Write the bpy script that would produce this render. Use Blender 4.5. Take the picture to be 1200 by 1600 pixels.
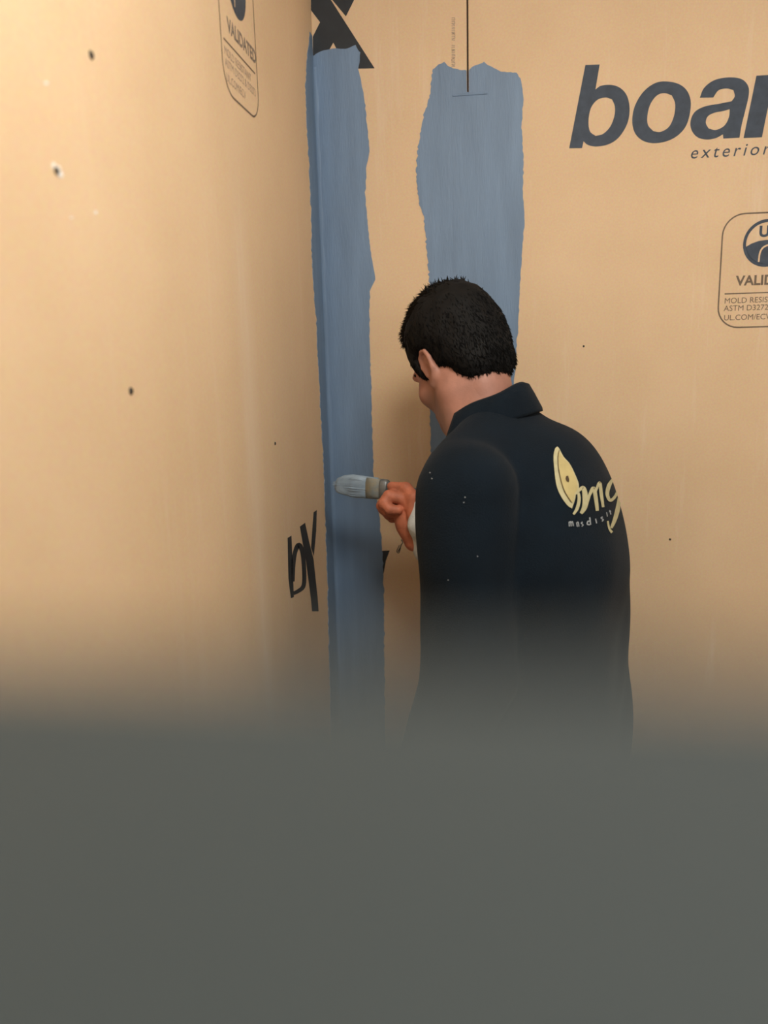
import bpy, bmesh, math, random
import numpy as np
from mathutils import Vector, Matrix
from mathutils.bvhtree import BVHTree
from mathutils.geometry import tessellate_polygon

for o in list(bpy.data.objects):
    bpy.data.objects.remove(o)
random.seed(7)
np.random.seed(7)
scene = bpy.context.scene
C = scene.collection

# ------------------------------------------------------------------ camera
FPX = 1250.0
dx = Vector((9470.0, 0.0, 1250.0)).normalized()      # world X in (right, up, back)
dy = Vector((165.0, 270.0, -1250.0)); dy = (dy - dx * dy.dot(dx)).normalized()
dz = dx.cross(dy).normalized()
Rwc = Matrix((dx, dy, dz))                           # world <- camera axes
def ray(px, py):
    return Rwc @ Vector(((px - 600.0) / FPX, -(py - 800.0) / FPX, -1.0))
EYE = 1.60
DCORNER = 1.75
r0 = ray(507.0, 530.0) * DCORNER
CAM = Vector((-r0.x, -r0.y, EYE))
cam_d = bpy.data.cameras.new('camera')
cam = bpy.data.objects.new('camera', cam_d)
C.objects.link(cam)
cam.matrix_world = Matrix.Translation(CAM) @ Rwc.to_4x4()
cam_d.sensor_fit = 'VERTICAL'
cam_d.sensor_height = 24.0
cam_d.sensor_width = 18.0
cam_d.lens = FPX / 1600.0 * 24.0
cam_d.clip_start = 0.002
cam_d.dof.use_dof = True
cam_d.dof.focus_distance = 1.45
cam_d.dof.aperture_fstop = 2.05
scene.camera = cam

# ------------------------------------------------------------------ light, exposure
scene.view_settings.view_transform = 'Standard'
scene.view_settings.look = 'None'
scene.view_settings.gamma = 1.0
scene.view_settings.use_curve_mapping = False
scene.view_settings.exposure = 0.20
world = bpy.data.worlds.new('world')
scene.world = world
world.use_nodes = True
bg = world.node_tree.nodes['Background']
bg.inputs['Color'].default_value = (0.96, 0.97, 1.0, 1)
bg.inputs['Strength'].default_value = 2.5
LAMP_POS = (0.62, -1.40, 2.555)
LAMP_W = 20.0
LAMP_COL = (1.0, 0.95, 0.86)

# ------------------------------------------------------------------ projection helpers
def P(px, py, d):
    return CAM + ray(px, py) * d
def on_back(px, py, off=0.0):
    r = ray(px, py); t = (-off - CAM.y) / r.y
    return CAM + r * t
def on_left(px, py, off=0.0):
    r = ray(px, py); t = (off - CAM.x) / r.x
    return CAM + r * t

# ------------------------------------------------------------------ materials
def srgb(r, g, b):
    f = lambda c: (c / 255.0 / 12.92) if c / 255.0 <= 0.04045 else ((c / 255.0 + 0.055) / 1.055) ** 2.4
    return (f(r), f(g), f(b), 1.0)
def mat(name, col, rough=0.8, var=0.0, scale=8.0, bump=0.0, bscale=200.0, metallic=0.0, stretch=None, col2=None, spec=0.5, sheen=0.0):
    m = bpy.data.materials.new(name); m.use_nodes = True
    nt = m.node_tree; b = nt.nodes['Principled BSDF']
    b.inputs['Roughness'].default_value = rough
    b.inputs['Metallic'].default_value = metallic
    b.inputs['Specular IOR Level'].default_value = spec
    b.inputs['Base Color'].default_value = col
    if sheen:
        b.inputs['Sheen Weight'].default_value = sheen
    tc = nt.nodes.new('ShaderNodeTexCoord')
    src = tc.outputs['Object']
    if stretch:
        mp = nt.nodes.new('ShaderNodeMapping'); mp.inputs['Scale'].default_value = stretch
        nt.links.new(src, mp.inputs['Vector']); src = mp.outputs['Vector']
    if var or col2:
        n = nt.nodes.new('ShaderNodeTexNoise'); n.inputs['Scale'].default_value = scale; n.inputs['Detail'].default_value = 6
        nt.links.new(src, n.inputs['Vector'])
        rp = nt.nodes.new('ShaderNodeValToRGB')
        c2 = col2 or tuple(min(1, c * (1 + var)) for c in col[:3]) + (1,)
        c1 = col if col2 else tuple(c * (1 - var) for c in col[:3]) + (1,)
        rp.color_ramp.elements[0].position = 0.32; rp.color_ramp.elements[0].color = c1
        rp.color_ramp.elements[1].position = 0.68; rp.color_ramp.elements[1].color = c2
        nt.links.new(n.outputs['Fac'], rp.inputs['Fac'])
        nt.links.new(rp.outputs['Color'], b.inputs['Base Color'])
    if bump:
        n2 = nt.nodes.new('ShaderNodeTexNoise'); n2.inputs['Scale'].default_value = bscale; n2.inputs['Detail'].default_value = 4
        nt.links.new(src, n2.inputs['Vector'])
        bp = nt.nodes.new('ShaderNodeBump'); bp.inputs['Strength'].default_value = bump; bp.inputs['Distance'].default_value = 0.002
        nt.links.new(n2.outputs['Fac'], bp.inputs['Height'])
        nt.links.new(bp.outputs['Normal'], b.inputs['Normal'])
    return m

def board_material(name, scuff_axis):
    # tan gypsum-sheathing facer: mottled colour, paper fibre grain, a few chalky scuffs
    m = bpy.data.materials.new(name); m.use_nodes = True
    nt = m.node_tree; L = nt.links; b = nt.nodes['Principled BSDF']
    b.inputs['Roughness'].default_value = 0.78
    b.inputs['Specular IOR Level'].default_value = 0.25
    tc = nt.nodes.new('ShaderNodeTexCoord')
    n1 = nt.nodes.new('ShaderNodeTexNoise'); n1.inputs['Scale'].default_value = 5.0; n1.inputs['Detail'].default_value = 8
    L.new(tc.outputs['Object'], n1.inputs['Vector'])
    r1 = nt.nodes.new('ShaderNodeValToRGB')
    r1.color_ramp.elements[0].position = 0.3; r1.color_ramp.elements[0].color = (0.695, 0.496, 0.306, 1)
    r1.color_ramp.elements[1].position = 0.72; r1.color_ramp.elements[1].color = (0.750, 0.546, 0.346, 1)
    L.new(n1.outputs['Fac'], r1.inputs['Fac'])
    n2 = nt.nodes.new('ShaderNodeTexNoise'); n2.inputs['Scale'].default_value = 260.0; n2.inputs['Detail'].default_value = 3
    L.new(tc.outputs['Object'], n2.inputs['Vector'])
    mx = nt.nodes.new('ShaderNodeMix'); mx.data_type = 'RGBA'; mx.blend_type = 'OVERLAY'; mx.inputs['Factor'].default_value = 0.16
    L.new(r1.outputs['Color'], mx.inputs['A']); L.new(n2.outputs['Color'], mx.inputs['B'])
    # scuffs: long vertical chalk streaks
    mp = nt.nodes.new('ShaderNodeMapping'); mp.inputs['Scale'].default_value = (16, 16, 1.3)
    L.new(tc.outputs['Object'], mp.inputs['Vector'])
    n3 = nt.nodes.new('ShaderNodeTexNoise'); n3.inputs['Scale'].default_value = 1.0; n3.inputs['Detail'].default_value = 9; n3.inputs['Roughness'].default_value = 0.72
    L.new(mp.outputs['Vector'], n3.inputs['Vector'])
    r3 = nt.nodes.new('ShaderNodeValToRGB')
    r3.color_ramp.elements[0].position = 0.56; r3.color_ramp.elements[0].color = (0, 0, 0, 1)
    r3.color_ramp.elements[1].position = 0.86; r3.color_ramp.elements[1].color = (1, 1, 1, 1)
    L.new(n3.outputs['Fac'], r3.inputs['Fac'])
    fac = r3.outputs['Color']
    if scuff_axis is not None:
        # one long chalky rub on the board along a given line (object y), fading in and out with noise
        sx = nt.nodes.new('ShaderNodeSeparateXYZ'); L.new(tc.outputs['Object'], sx.inputs['Vector'])
        def mth(op, a, b_=None):
            q = nt.nodes.new('ShaderNodeMath'); q.operation = op
            for i, v in enumerate((a, b_)):
                if v is None: continue
                if isinstance(v, (int, float)): q.inputs[i].default_value = v
                else: L.new(v, q.inputs[i])
            return q.outputs[0]
        d = mth('ABSOLUTE', mth('SUBTRACT', sx.outputs['Y'], scuff_axis))
        band = mth('SUBTRACT', 1.0, mth('MINIMUM', mth('DIVIDE', d, 0.055), 1.0))
        mr = nt.nodes.new('ShaderNodeMapRange'); mr.inputs[1].default_value = 1.95; mr.inputs[2].default_value = 1.55
        L.new(sx.outputs['Z'], mr.inputs[0])
        band = mth('MULTIPLY', mth('MULTIPLY', band, mr.outputs[0]), mth('ADD', 0.2, n3.outputs['Fac']))
        fac = mth('ADD', mth('MULTIPLY', fac, 0.6), mth('MULTIPLY', band, 0.5))
    mx2 = nt.nodes.new('ShaderNodeMix'); mx2.data_type = 'RGBA'
    L.new(fac, mx2.inputs['Factor'])
    L.new(mx.outputs['Result'], mx2.inputs['A']); mx2.inputs['B'].default_value = (0.80, 0.66, 0.51, 1)
    L.new(mx2.outputs['Result'], b.inputs['Base Color'])
    bp = nt.nodes.new('ShaderNodeBump'); bp.inputs['Strength'].default_value = 0.12; bp.inputs['Distance'].default_value = 0.001
    L.new(n2.outputs['Fac'], bp.inputs['Height']); L.new(bp.outputs['Normal'], b.inputs['Normal'])
    return m

SCUFF_Y = on_left(393, 650).y
M_board = board_material('sheathing_board_tan', None)
M_board_l = board_material('sheathing_board_tan_scuffed', SCUFF_Y)
M_core = mat('gypsum_core', (0.55, 0.53, 0.50, 1), 0.9)
M_stud = mat('framing', (0.09, 0.07, 0.055, 1), 0.9, 0.2, 12)
M_paint = mat('blue_grey_membrane', (0.160, 0.240, 0.355, 1), 0.5, 0.10, 5.0, 0.35, 60.0, stretch=(6, 6, 0.8), spec=0.4)
M_ink = mat('dark_ink', (0.022, 0.026, 0.030, 1), 0.7, 0.15, 40)
M_ink_blue = mat('faded_blue_ink', (0.046, 0.062, 0.088, 1), 0.7, 0.18, 60)
M_ink_brown = mat('thin_brown_ink', (0.16, 0.115, 0.08, 1), 0.8, 0.15, 60)
M_ink_faint = mat('faint_grey_ink', (0.42, 0.32, 0.24, 1), 0.8, 0.2, 80)
M_ink_worn = mat('worn_grey_ink', (0.24, 0.19, 0.15, 1), 0.8, 0.3, 90)
M_screw = mat('black_screw', (0.02, 0.018, 0.016, 1), 0.5, metallic=0.4)
M_plaster = mat('joint_compound', (0.86, 0.84, 0.80, 1), 0.9, 0.05, 90, 0.3, 200)
M_floor = mat('concrete_floor', (0.46, 0.44, 0.41, 1), 0.85, 0.18, 5, 0.3, 60)
M_ceil = mat('ceiling_white', (0.75, 0.74, 0.70, 1), 0.9, 0.03, 4)
M_half = mat('grey_half_wall_coating', (0.0208, 0.0288, 0.0312, 1), 0.75, 0.06, 9, 0.15, 300, spec=0.3)
M_skin = mat('skin', (0.40, 0.190, 0.138, 1), 0.55, 0.16, 30, 0.15, 350)
M_jacket = mat('navy_fabric', (0.0036, 0.0086, 0.0150, 1), 0.9, 0.16, 14, 0.5, 420, sheen=0.03, spec=0.15)
M_trouser = mat('charcoal_trousers', (0.02, 0.021, 0.025, 1), 0.9, 0.15, 20, 0.4, 300)
M_shoe = mat('shoe_leather', (0.04, 0.03, 0.022, 1), 0.5, 0.2, 20)
M_sole = mat('shoe_sole', (0.02, 0.02, 0.02, 1), 0.8)
M_hair = mat('black_hair', (0.0075, 0.0072, 0.007, 1), 0.7, 0.3, 40, spec=0.15)
M_glove = mat('orange_rubber_glove', (0.47, 0.150, 0.080, 1), 0.6, 0.25, 45, 0.35, 240)
M_knit = mat('white_knit', (0.62, 0.66, 0.66, 1), 0.95, 0.08, 60, 0.8, 320)
M_yellow = mat('yellow_hem', (0.55, 0.38, 0.10, 1), 0.8, 0.1, 60)
M_print = mat('cream_print', (0.46, 0.42, 0.245, 1), 0.75, 0.10, 90)
M_print_y = mat('yellow_print', (0.47, 0.385, 0.17, 1), 0.75, 0.10, 50)
M_print_w = mat('white_print', (0.33, 0.36, 0.38, 1), 0.75, 0.10, 90)
M_print_d = mat('brown_print', (0.06, 0.035, 0.015, 1), 0.8)
M_bristle = mat('paint_loaded_bristle', (0.27, 0.36, 0.45, 1), 0.5, 0.15, 30, 0.6, 120, stretch=(1, 1, 6))
M_bristle_root = mat('pale_bristle', (0.30, 0.27, 0.19, 1), 0.7, 0.3, 60, 0.6, 120, col2=(0.17, 0.22, 0.24, 1))
M_ferrule = mat('ferrule_metal', (0.23, 0.25, 0.26, 1), 0.45, 0.2, 50, metallic=0.7)
M_handle = mat('teal_grey_handle', (0.12, 0.17, 0.19, 1), 0.5, 0.2, 30)
M_lamp_body = mat('lamp_body', (0.8, 0.8, 0.8, 1), 0.5)

# ------------------------------------------------------------------ object helpers
def link(name, me, m=None, parent=None, smooth=False):
    o = bpy.data.objects.new(name, me); C.objects.link(o)
    if m: me.materials.append(m)
    if parent is not None: o.parent = parent
    if smooth:
        for p in me.polygons: p.use_smooth = True
    return o
def tag(o, label=None, cat=None, group=None, kind=None):
    if label: o['label'] = label
    if cat: o['category'] = cat
    if group: o['group'] = group
    if kind: o['kind'] = kind
    return o
def box_mesh(name, lo, hi, bevel=0.0):
    bm = bmesh.new(); bmesh.ops.create_cube(bm, size=1.0)
    for v in bm.verts:
        v.co = Vector([lo[i] + (v.co[i] + 0.5) * (hi[i] - lo[i]) for i in range(3)])
    if bevel: bmesh.ops.bevel(bm, geom=bm.edges[:], offset=bevel, segments=2, affect='EDGES', profile=0.5)
    me = bpy.data.meshes.new(name); bm.to_mesh(me); bm.free(); return me

def smooth_poly(pts, n=6, corner=45.0):
    """Catmull-Rom through pts, keeping sharp corners sharp."""
    pts = [Vector((p[0], p[1])) for p in pts]; N = len(pts); out = []
    def is_c(i):
        a = pts[i] - pts[i - 1]; b = pts[(i + 1) % N] - pts[i]
        if a.length < 1e-6 or b.length < 1e-6: return True
        return a.angle(b) > math.radians(corner)
    cs = [is_c(i) for i in range(N)]
    for i in range(N):
        p0, p1, p2, p3 = pts[i - 1], pts[i], pts[(i + 1) % N], pts[(i + 2) % N]
        if cs[i] and cs[(i + 1) % N]:
            out.append(p1); continue
        t1 = (p2 - p1) if cs[i] else (p2 - p0) * 0.5
        t2 = (p2 - p1) if cs[(i + 1) % N] else (p3 - p1) * 0.5
        for k in range(n):
            t = k / n
            out.append((2*t**3 - 3*t*t + 1) * p1 + (t**3 - 2*t*t + t) * t1 + (-2*t**3 + 3*t*t) * p2 + (t**3 - t*t) * t2)
    return [(p.x, p.y) for p in out]

def flat_shape(name, loops_list, mapper, m, parent, skirt=None):
    """loops_list: list of [outer, hole, ...] in 2D; mapper turns 2D into a 3D point; skirt = depth vector for real thickness."""
    verts, faces = [], []
    for loops in loops_list:
        l3 = [[Vector((x, y, 0)) for x, y in lp] for lp in loops]
        base = len(verts)
        flat = [p for lp in l3 for p in lp]
        tris = tessellate_polygon(l3)
        verts += [mapper(p.x, p.y) for p in flat]
        faces += [tuple(base + i for i in t) for t in tris]
        if skirt is not None:
            b2 = len(verts)
            verts += [verts[base + i] + skirt for i in range(len(flat))]
            k = 0
            for lp in l3:
                n = len(lp)
                for i in range(n):
                    j = (i + 1) % n
                    faces.append((base + k + i, base + k + j, b2 + k + j, b2 + k + i))
                k += n
    me = bpy.data.meshes.new(name); me.from_pydata([tuple(v) for v in verts], [], faces); me.update()
    bm = bmesh.new(); bm.from_mesh(me); bmesh.ops.recalc_face_normals(bm, faces=bm.faces[:]); bm.to_mesh(me); bm.free()
    return link(name, me, m, parent)

def stroke(pts, w, n=5):
    """polyline to ribbon polygon (2D) with rounded-ish ends; w constant or list"""
    pts = [Vector(p) for p in pts]
    if not isinstance(w, (list, tuple)): w = [w] * len(pts)
    # resample with Catmull-Rom
    q, ww = [], []
    for i in range(len(pts) - 1):
        p0 = pts[max(0, i - 1)]; p1 = pts[i]; p2 = pts[i + 1]; p3 = pts[min(len(pts) - 1, i + 2)]
        for k in range(n):
            t = k / n
            q.append(0.5 * ((2*p1) + (p2-p0)*t + (2*p0-5*p1+4*p2-p3)*t*t + (-p0+3*p1-3*p2+p3)*t**3)); ww.append(w[i] + (w[i+1]-w[i])*t)
    q.append(pts[-1]); ww.append(w[-1])
    L_, R_ = [], []
    for i in range(len(q)):
        t = (q[min(i+1, len(q)-1)] - q[max(0, i-1)]).normalized(); nrm = Vector((-t.y, t.x))
        L_.append(q[i] + nrm * ww[i] * 0.5); R_.append(q[i] - nrm * ww[i] * 0.5)
    return L_, R_
def ribbon_quads(L_, R_):
    v = []; f = []
    for a, b in zip(L_, R_): v += [a, b]
    for i in range(len(L_) - 1): f.append((2*i, 2*i+1, 2*i+3, 2*i+2))
    return v, f

def text_mesh(s, size, shear=0.0, space=1.0, bold=0.0):
    cu = bpy.data.curves.new('text', 'FONT'); cu.body = s; cu.size = size; cu.shear = shear
    cu.space_character = space; cu.offset = bold; cu.fill_mode = 'FRONT' if hasattr(cu, 'fill_mode') else cu.fill_mode
    cu.dimensions = '2D'; cu.fill_mode = 'BOTH'; cu.resolution_u = 4
    o = bpy.data.objects.new('text', cu); C.objects.link(o)
    dg = bpy.context.evaluated_depsgraph_get()
    me = bpy.data.meshes.new_from_object(o.evaluated_get(dg))
    bpy.data.objects.remove(o); bpy.data.curves.remove(cu)
    return me
def place_text(name, s, size, frame, u, v, m, parent, **kw):
    """frame(u, v) -> world point on a wall; text origin at u,v"""
    me = text_mesh(s, size, **kw)
    me.materials.clear()
    for w in me.vertices:
        w.co = frame(u + w.co.x, v + w.co.y)
    return link(name, me, m, parent)

# ------------------------------------------------------------------ setting
TB = 0.0127     # board thickness; board faces are the planes x = 0 and y = 0
HB = 2.44
ROOM_X, ROOM_Y, ROOM_H = 2.60, -4.2, 2.60
floor = tag(link('floor', box_mesh('floor', (-0.15, ROOM_Y, -0.12), (ROOM_X + 0.15, 0.15, 0.0)), M_floor), 'grey concrete floor of the room', kind='structure')
ceiling = tag(link('ceiling', box_mesh('ceiling', (-0.15, ROOM_Y, ROOM_H), (ROOM_X + 0.15, 0.15, ROOM_H + 0.1)), M_ceil), 'plain white ceiling above the boarded corner', kind='structure')
wall_back = tag(link('wall_back', box_mesh('wall_back', (-0.12, TB + 0.0005, 0), (ROOM_X + 0.12, 0.12, ROOM_H)), M_stud), 'back wall lined with tan sheathing boards, facing the camera', kind='structure')
wall_left = tag(link('wall_left', box_mesh('wall_left', (-0.12, ROOM_Y, 0), (-TB - 0.0005, TB, ROOM_H)), M_stud), 'left wall lined with scuffed tan sheathing board', kind='structure')
wall_right = tag(link('wall_right', box_mesh('wall_right', (ROOM_X, ROOM_Y, 0), (ROOM_X + 0.12, 0.12, ROOM_H)), M_ceil), 'plain pale right wall of the room', kind='structure')

SEAM_X = on_back(730.5, 60).x
G = 0.0016
def board(lo, hi, m, parent):
    return link('sheathing_board', box_mesh('sheathing_board', lo, hi, 0.0012), m, parent)
b_corner = board((0.0, 0.0, 0.01), (SEAM_X - G, TB, HB), M_board, wall_back)
b_main = board((SEAM_X + G, 0.0, 0.01), (SEAM_X + 1.22, TB, HB), M_board, wall_back)
board((SEAM_X + 1.223, 0.0, 0.01), (ROOM_X, TB, HB), M_board, wall_back)
board((0.0, 0.0, HB + 0.003), (ROOM_X, TB, ROOM_H), M_board, wall_back)
b_left = board((-TB, -1.44, 0.01), (0.0, TB, HB), M_board_l, wall_left)
board((-TB, -2.663, 0.01), (0.0, -1.443, HB), M_board_l, wall_left)
board((-TB, ROOM_Y, 0.01), (0.0, -2.666, HB), M_board_l, wall_left)
board((-TB, ROOM_Y, HB + 0.003), (0.0, TB, ROOM_H), M_board_l, wall_left)

# foreground half-height partition: the phone rests just above its coated top
hd = 0.040                                   # horizontal distance lens -> far top edge
rr = ray(600, 1008); EDGE_T = hd / rr.y
edge = CAM + rr * EDGE_T
PY1 = edge.y; PZ = edge.z; PY0 = PY1 - 0.115
half = tag(link('wall_front', box_mesh('wall_front', (0.0005, PY0, 0.0), (1.45, PY1, PZ), 0.003), M_half),
           'low grey partition wall across the foreground, far out of focus', kind='structure')

# ------------------------------------------------------------------ membrane bands (real coats with thickness)
def jag(pts, amp, step=4.0, seed=1):
    rnd = random.Random(seed); out = []
    for i in range(len(pts) - 1):
        a = Vector(pts[i]); b = Vector(pts[i + 1]); n = max(1, int((b - a).length / step))
        for k in range(n):
            p = a.lerp(b, k / n)
            out.append((p.x + rnd.gauss(0, amp), p.y + rnd.gauss(0, amp * 0.6)))
    out.append(pts[-1]); return out
COAT = 0.0011
cornerline = lambda y: 486.0 + (y / 900.0) * 38.0
def corner_px(z):
    # pixel of the corner edge is found from geometry, not traced
    v = Rwc.transposed() @ (Vector((0, 0, z)) - CAM); return (600 + FPX * v.x / -v.z, 800 - FPX * v.y / -v.z)
zt = on_back(500, 88).z
r_edge = [(563, 82), (560, 108), (569, 150), (574, 200), (578, 236), (572, 262), (571, 300), (574, 345), (578, 385), (581, 405), (585, 425), (586, 437), (582, 445), (578, 455), (577, 500), (578, 550),
          (580, 600), (581, 650), (583, 700), (584, 745), (592, 800), (597, 850), (599, 900), (600, 960), (601, 1100), (603, 1250)]
top_e = [(494, 84), (505, 79), (522, 76), (540, 77), (556, 71), (563, 82)]
pts = [on_back(*p) for p in jag(top_e, 0.45, 4, 3)[:-1] + jag(r_edge, 0.5, 5, 4)]
poly = [(p.x, p.z) for p in pts]
zl = poly[-1][1]
loop = [(0.0, zl), (0.0, zt)] + poly
band_b = flat_shape('membrane_band', [[loop]], lambda u, v: Vector((u, -COAT, v)), M_paint, wall_back, Vector((0, COAT, 0)))
tag(band_b, 'blue-grey waterproofing coat brushed down the corner')
l_edge = [(484, 50), (479, 95), (477, 130), (479, 200), (483, 262), (486, 335), (487, 400), (490, 452), (494, 500), (496, 550), (499, 600), (501, 650), (504, 700), (506.5, 760), (509, 830), (511, 900), (513, 980), (517, 1150), (520, 1250)]
pts = [on_left(*p) for p in jag(l_edge, 0.45, 5, 5)]
poly = [(p.y, p.z) for p in pts]
loop = [(0.0, poly[-1][1]), (0.0, poly[0][1])] + [(min(-0.004, y), z) for y, z in poly]
band_l = flat_shape('membrane_band', [[loop]], lambda u, v: Vector((COAT, u, v)), M_paint, wall_left, Vector((-COAT, 0, 0)))
tag(band_l, 'blue-grey waterproofing coat lapping onto the left wall')
# soft fillet of thick coat in the corner
bm = bmesh.new(); rows = []
for k in range(60):
    z = zl + (zt - 0.02 - zl) * k / 59.0; r = 0.010 + 0.0012 * math.sin(k * 1.7) + 0.0006 * math.sin(k * 4.1)
    rows.append([bm.verts.new((COAT * 0.6 + r - r * math.sin(a), -COAT * 0.6 - r + r * math.cos(a), z)) for a in [math.pi / 2 * t / 5.0 for t in range(6)]])
for a, b in zip(rows[:-1], rows[1:]):
    for i in range(5): bm.faces.new((a[i], a[i + 1], b[i + 1], b[i]))
bmesh.ops.recalc_face_normals(bm, faces=bm.faces[:])
me = bpy.data.meshes.new('corner_fillet'); bm.to_mesh(me); bm.free()
tag(link('corner_fillet', me, M_paint, wall_back, True), 'thick bead of blue-grey coat along the inside corner')

s_top = [(674, 120), (677, 108), (686, 101), (694, 97), (699, 103), (708, 107), (718, 109), (729, 110)]
slot = [(729, 110), (729.6, 144), (732.6, 144), (732.6, 110)]
s_top2 = [(732.6, 110), (740, 103), (750, 100), (757, 97), (762, 102), (772, 106), (782, 112), (795, 113), (807, 114), (813, 122)]
s_right = [(813, 122), (818, 150), (815, 200), (818, 250), (817, 300), (820, 345), (815, 400), (812, 460), (807, 550), (803, 600), (800, 700), (796, 850), (792, 1050), (788, 1250)]
s_left = [(680, 1250), (676, 1000), (674, 800), (672, 655), (671, 560), (671, 480), (671, 440), (667, 395), (662, 335), (655, 318), (650, 280), (652, 240), (657, 205), (662, 180), (672, 150), (674, 120)]
loopp = jag(s_top, 0.5, 3, 6)[:-1] + slot[:-1] + jag(s_top2, 0.5, 3, 7)[:-1] + jag(s_right, 0.45, 5, 8) + jag(s_left, 0.7, 3.5, 9)[:-1]
loop = [(lambda p: (p.x, p.z))(on_back(*p)) for p in loopp]
band_s = flat_shape('membrane_band', [[loop]], lambda u, v: Vector((u, -COAT, v)), M_paint, wall_back, Vector((0, COAT, 0)))
tag(band_s, 'blue-grey waterproofing coat over the vertical board joint')
# reinforcing tape under the coat over the seam
a = on_back(707, 148); b = on_back(762, 147); c = on_back(757, 1000)
tape_l = a.x; tape_r = b.x
tl = [(tape_l, a.z), (tape_r, a.z), (tape_r, c.z), (tape_l, c.z)]
tag(flat_shape('joint_tape', [[tl]], lambda u, v: Vector((u, -COAT - 0.0007, v)), M_paint, wall_back, Vector((0, 0.0007, 0))), 'tape ridge showing through the blue-grey coat')

link('tape_edge', box_mesh('tape_edge', (tape_l, -COAT - 0.0022, a.z - 0.0040), (tape_r, -COAT, a.z), 0.0010), M_paint, wall_back)

# ------------------------------------------------------------------ printing on the boards
INK = 0.00035
mb = lambda px, py: on_back(px, py, INK)
ml = lambda px, py: on_left(px, py, INK)
def T(pts, ox, oy, s): return [(ox + x / s, oy + y / s) for x, y in pts]
t3 = lambda p: T(smooth_poly(p), 860, 80, 3.479)
b_o = [(190,75),(268,72),(245,208),(275,188),(330,183),(380,200),(415,240),(430,300),(425,370),(400,430),(360,480),(310,508),(250,518),(205,510),(180,490),(172,527),(102,528)]
b_h = [(300,252),(335,262),(350,300),(348,350),(325,410),(285,450),(245,460),(215,435),(207,380),(220,310),(255,265)]
o_o = [(600,165),(680,172),(735,205),(762,265),(758,340),(735,410),(690,460),(630,490),(560,500),(500,485),(460,445),(445,385),(455,310),(490,240),(540,190)]
o_h = [(620,228),(660,240),(678,285),(672,350),(645,410),(600,438),(560,435),(530,400),(528,345),(545,285),(580,240)]
a_o = [(812,253),(835,200),(890,158),(970,142),(1040,152),(1075,190),(1078,240),(1060,320),(1040,400),(1028,470),(940,475),(938,452),(900,472),(850,480),(800,468),(768,430),(762,380),(785,330),(840,300),(920,285),(985,272),(1002,245),(995,212),(960,203),(915,212),(885,252)]
a_h = [(975,315),(970,360),(945,405),(900,428),(860,420),(845,390),(855,355),(890,335),(940,325)]
r_o = [(1120,133),(1208,128),(1200,170),(1240,134),(1290,122),(1278,200),(1235,205),(1200,235),(1184,300),(1150,468),(1050,472)]
sh = lambda p, ddx, ddy: [(x + ddx, y + ddy) for x, y in p]
d_o = sh(o_o, 835, -45); d_h = sh(o_h, 835, -45)
d_s = [(1625,30),(1708,25),(1628,432),(1545,436)]
letters = flat_shape('board_lettering', [[t3(b_o), t3(b_h)], [t3(o_o), t3(o_h)], [t3(a_o), t3(a_h)], [t3(r_o)], [t3(d_o), t3(d_h)], [t3(d_s)]], mb, M_ink_blue, wall_back)
tag(letters, 'large slanted dark lettering reading board')
# X of the corner board
t2 = lambda p: T(p, 300, 0, 3.75)
Xp = [(640,-90),(757,-90),(1070,400),(905,404),(828,250),(742,404),(708,404),(708,215),(750,130),(697,60),(697,-0.1)]
Xa = [(822,-0.1),(875,-90),(1005,-90),(950,0),(902,96)]
# keep the left part inside the back wall
xc0 = 0.0006
def mbc(px, py):
    q = on_back(px, py, INK); q.x = max(q.x, xc0); return q
tag(flat_shape('board_lettering', [[t2(Xp)], [t2(Xa)]], mbc, M_ink, wall_back), 'large black letter X at the top of the corner')
# letters on the left wall near the corner, and their continuation on the back wall
t4 = lambda p: T(smooth_poly(p, 5), 420, 680, 4.286)
st = [(126,688),(152,672),(160,880),(168,1084),(148,1092),(132,960)]
ar = [(162,980),(166,850),(180,770),(202,735),(224,775),(234,860),(238,960),(230,1015),(200,1042),(165,1060)]
aw = [22,28,30,32,30,28,28,28,26,24]
bs = [(208,612),(243,586),(272,720),(300,830),(328,1092),(334,1180),(290,1180),(282,1092),(250,850)]
fs = [(300,516),(322,500),(318,640),(302,812),(283,752)]
tag(flat_shape('board_lettering', [[T(st,420,680,4.286)], [T(bs,420,680,4.286)], [T(fs,420,680,4.286)]], ml, M_ink, wall_left), 'black slanted letters low on the left wall beside the corner')
tag(flat_shape('board_lettering', [[[(580,862),(609,860),(603,876),(600,893),(590,930),(575,930)]]], mb, M_ink, wall_back), 'black letter tip showing beside the corner coat')
# small stamped marks
def ribbons(name, strokes, mapper, m, parent):
    vs, fs_ = [], []
    for pts_, w in strokes:
        v, f = ribbon_quads(*stroke(pts_, w, 4)); b_ = len(vs)
        vs += [mapper(p.x, p.y) for p in v]; fs_ += [tuple(b_ + i for i in q) for q in f]
    me = bpy.data.meshes.new(name); me.from_pydata([tuple(v) for v in vs], [], fs_)
    return link(name, me, m, parent)
tag(ribbons('board_lettering', [(T(ar,420,680,4.286), [w / 4.286 for w in aw])], ml, M_ink, wall_left), 'black letter bowl low on the left wall')
tag(ribbons('stamp_mark', [([(627,843),(629,848),(626,852)], 1.4), ([(627,852),(622,862)], 1.6), ([(624,852),(620,861),(623,864),(626,856)], 1.2)], mb, M_ink, wall_back), 'tiny scribbled stamp below the gloved hand')
st_ = []
rnd = random.Random(3)
y = 28.0
while y < 104:
    if not (63 < y < 70):
        st_.append(([(705.5, y), (711, y + rnd.uniform(-.4, .4))], 1.0))
        if rnd.random() < .6: st_.append(([(705.5 + rnd.choice((0, 5)), y), (706 + rnd.choice((0, 5)), y + 2.6)], 0.9))
    y += rnd.choice((2.4, 2.8, 3.2))
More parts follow.
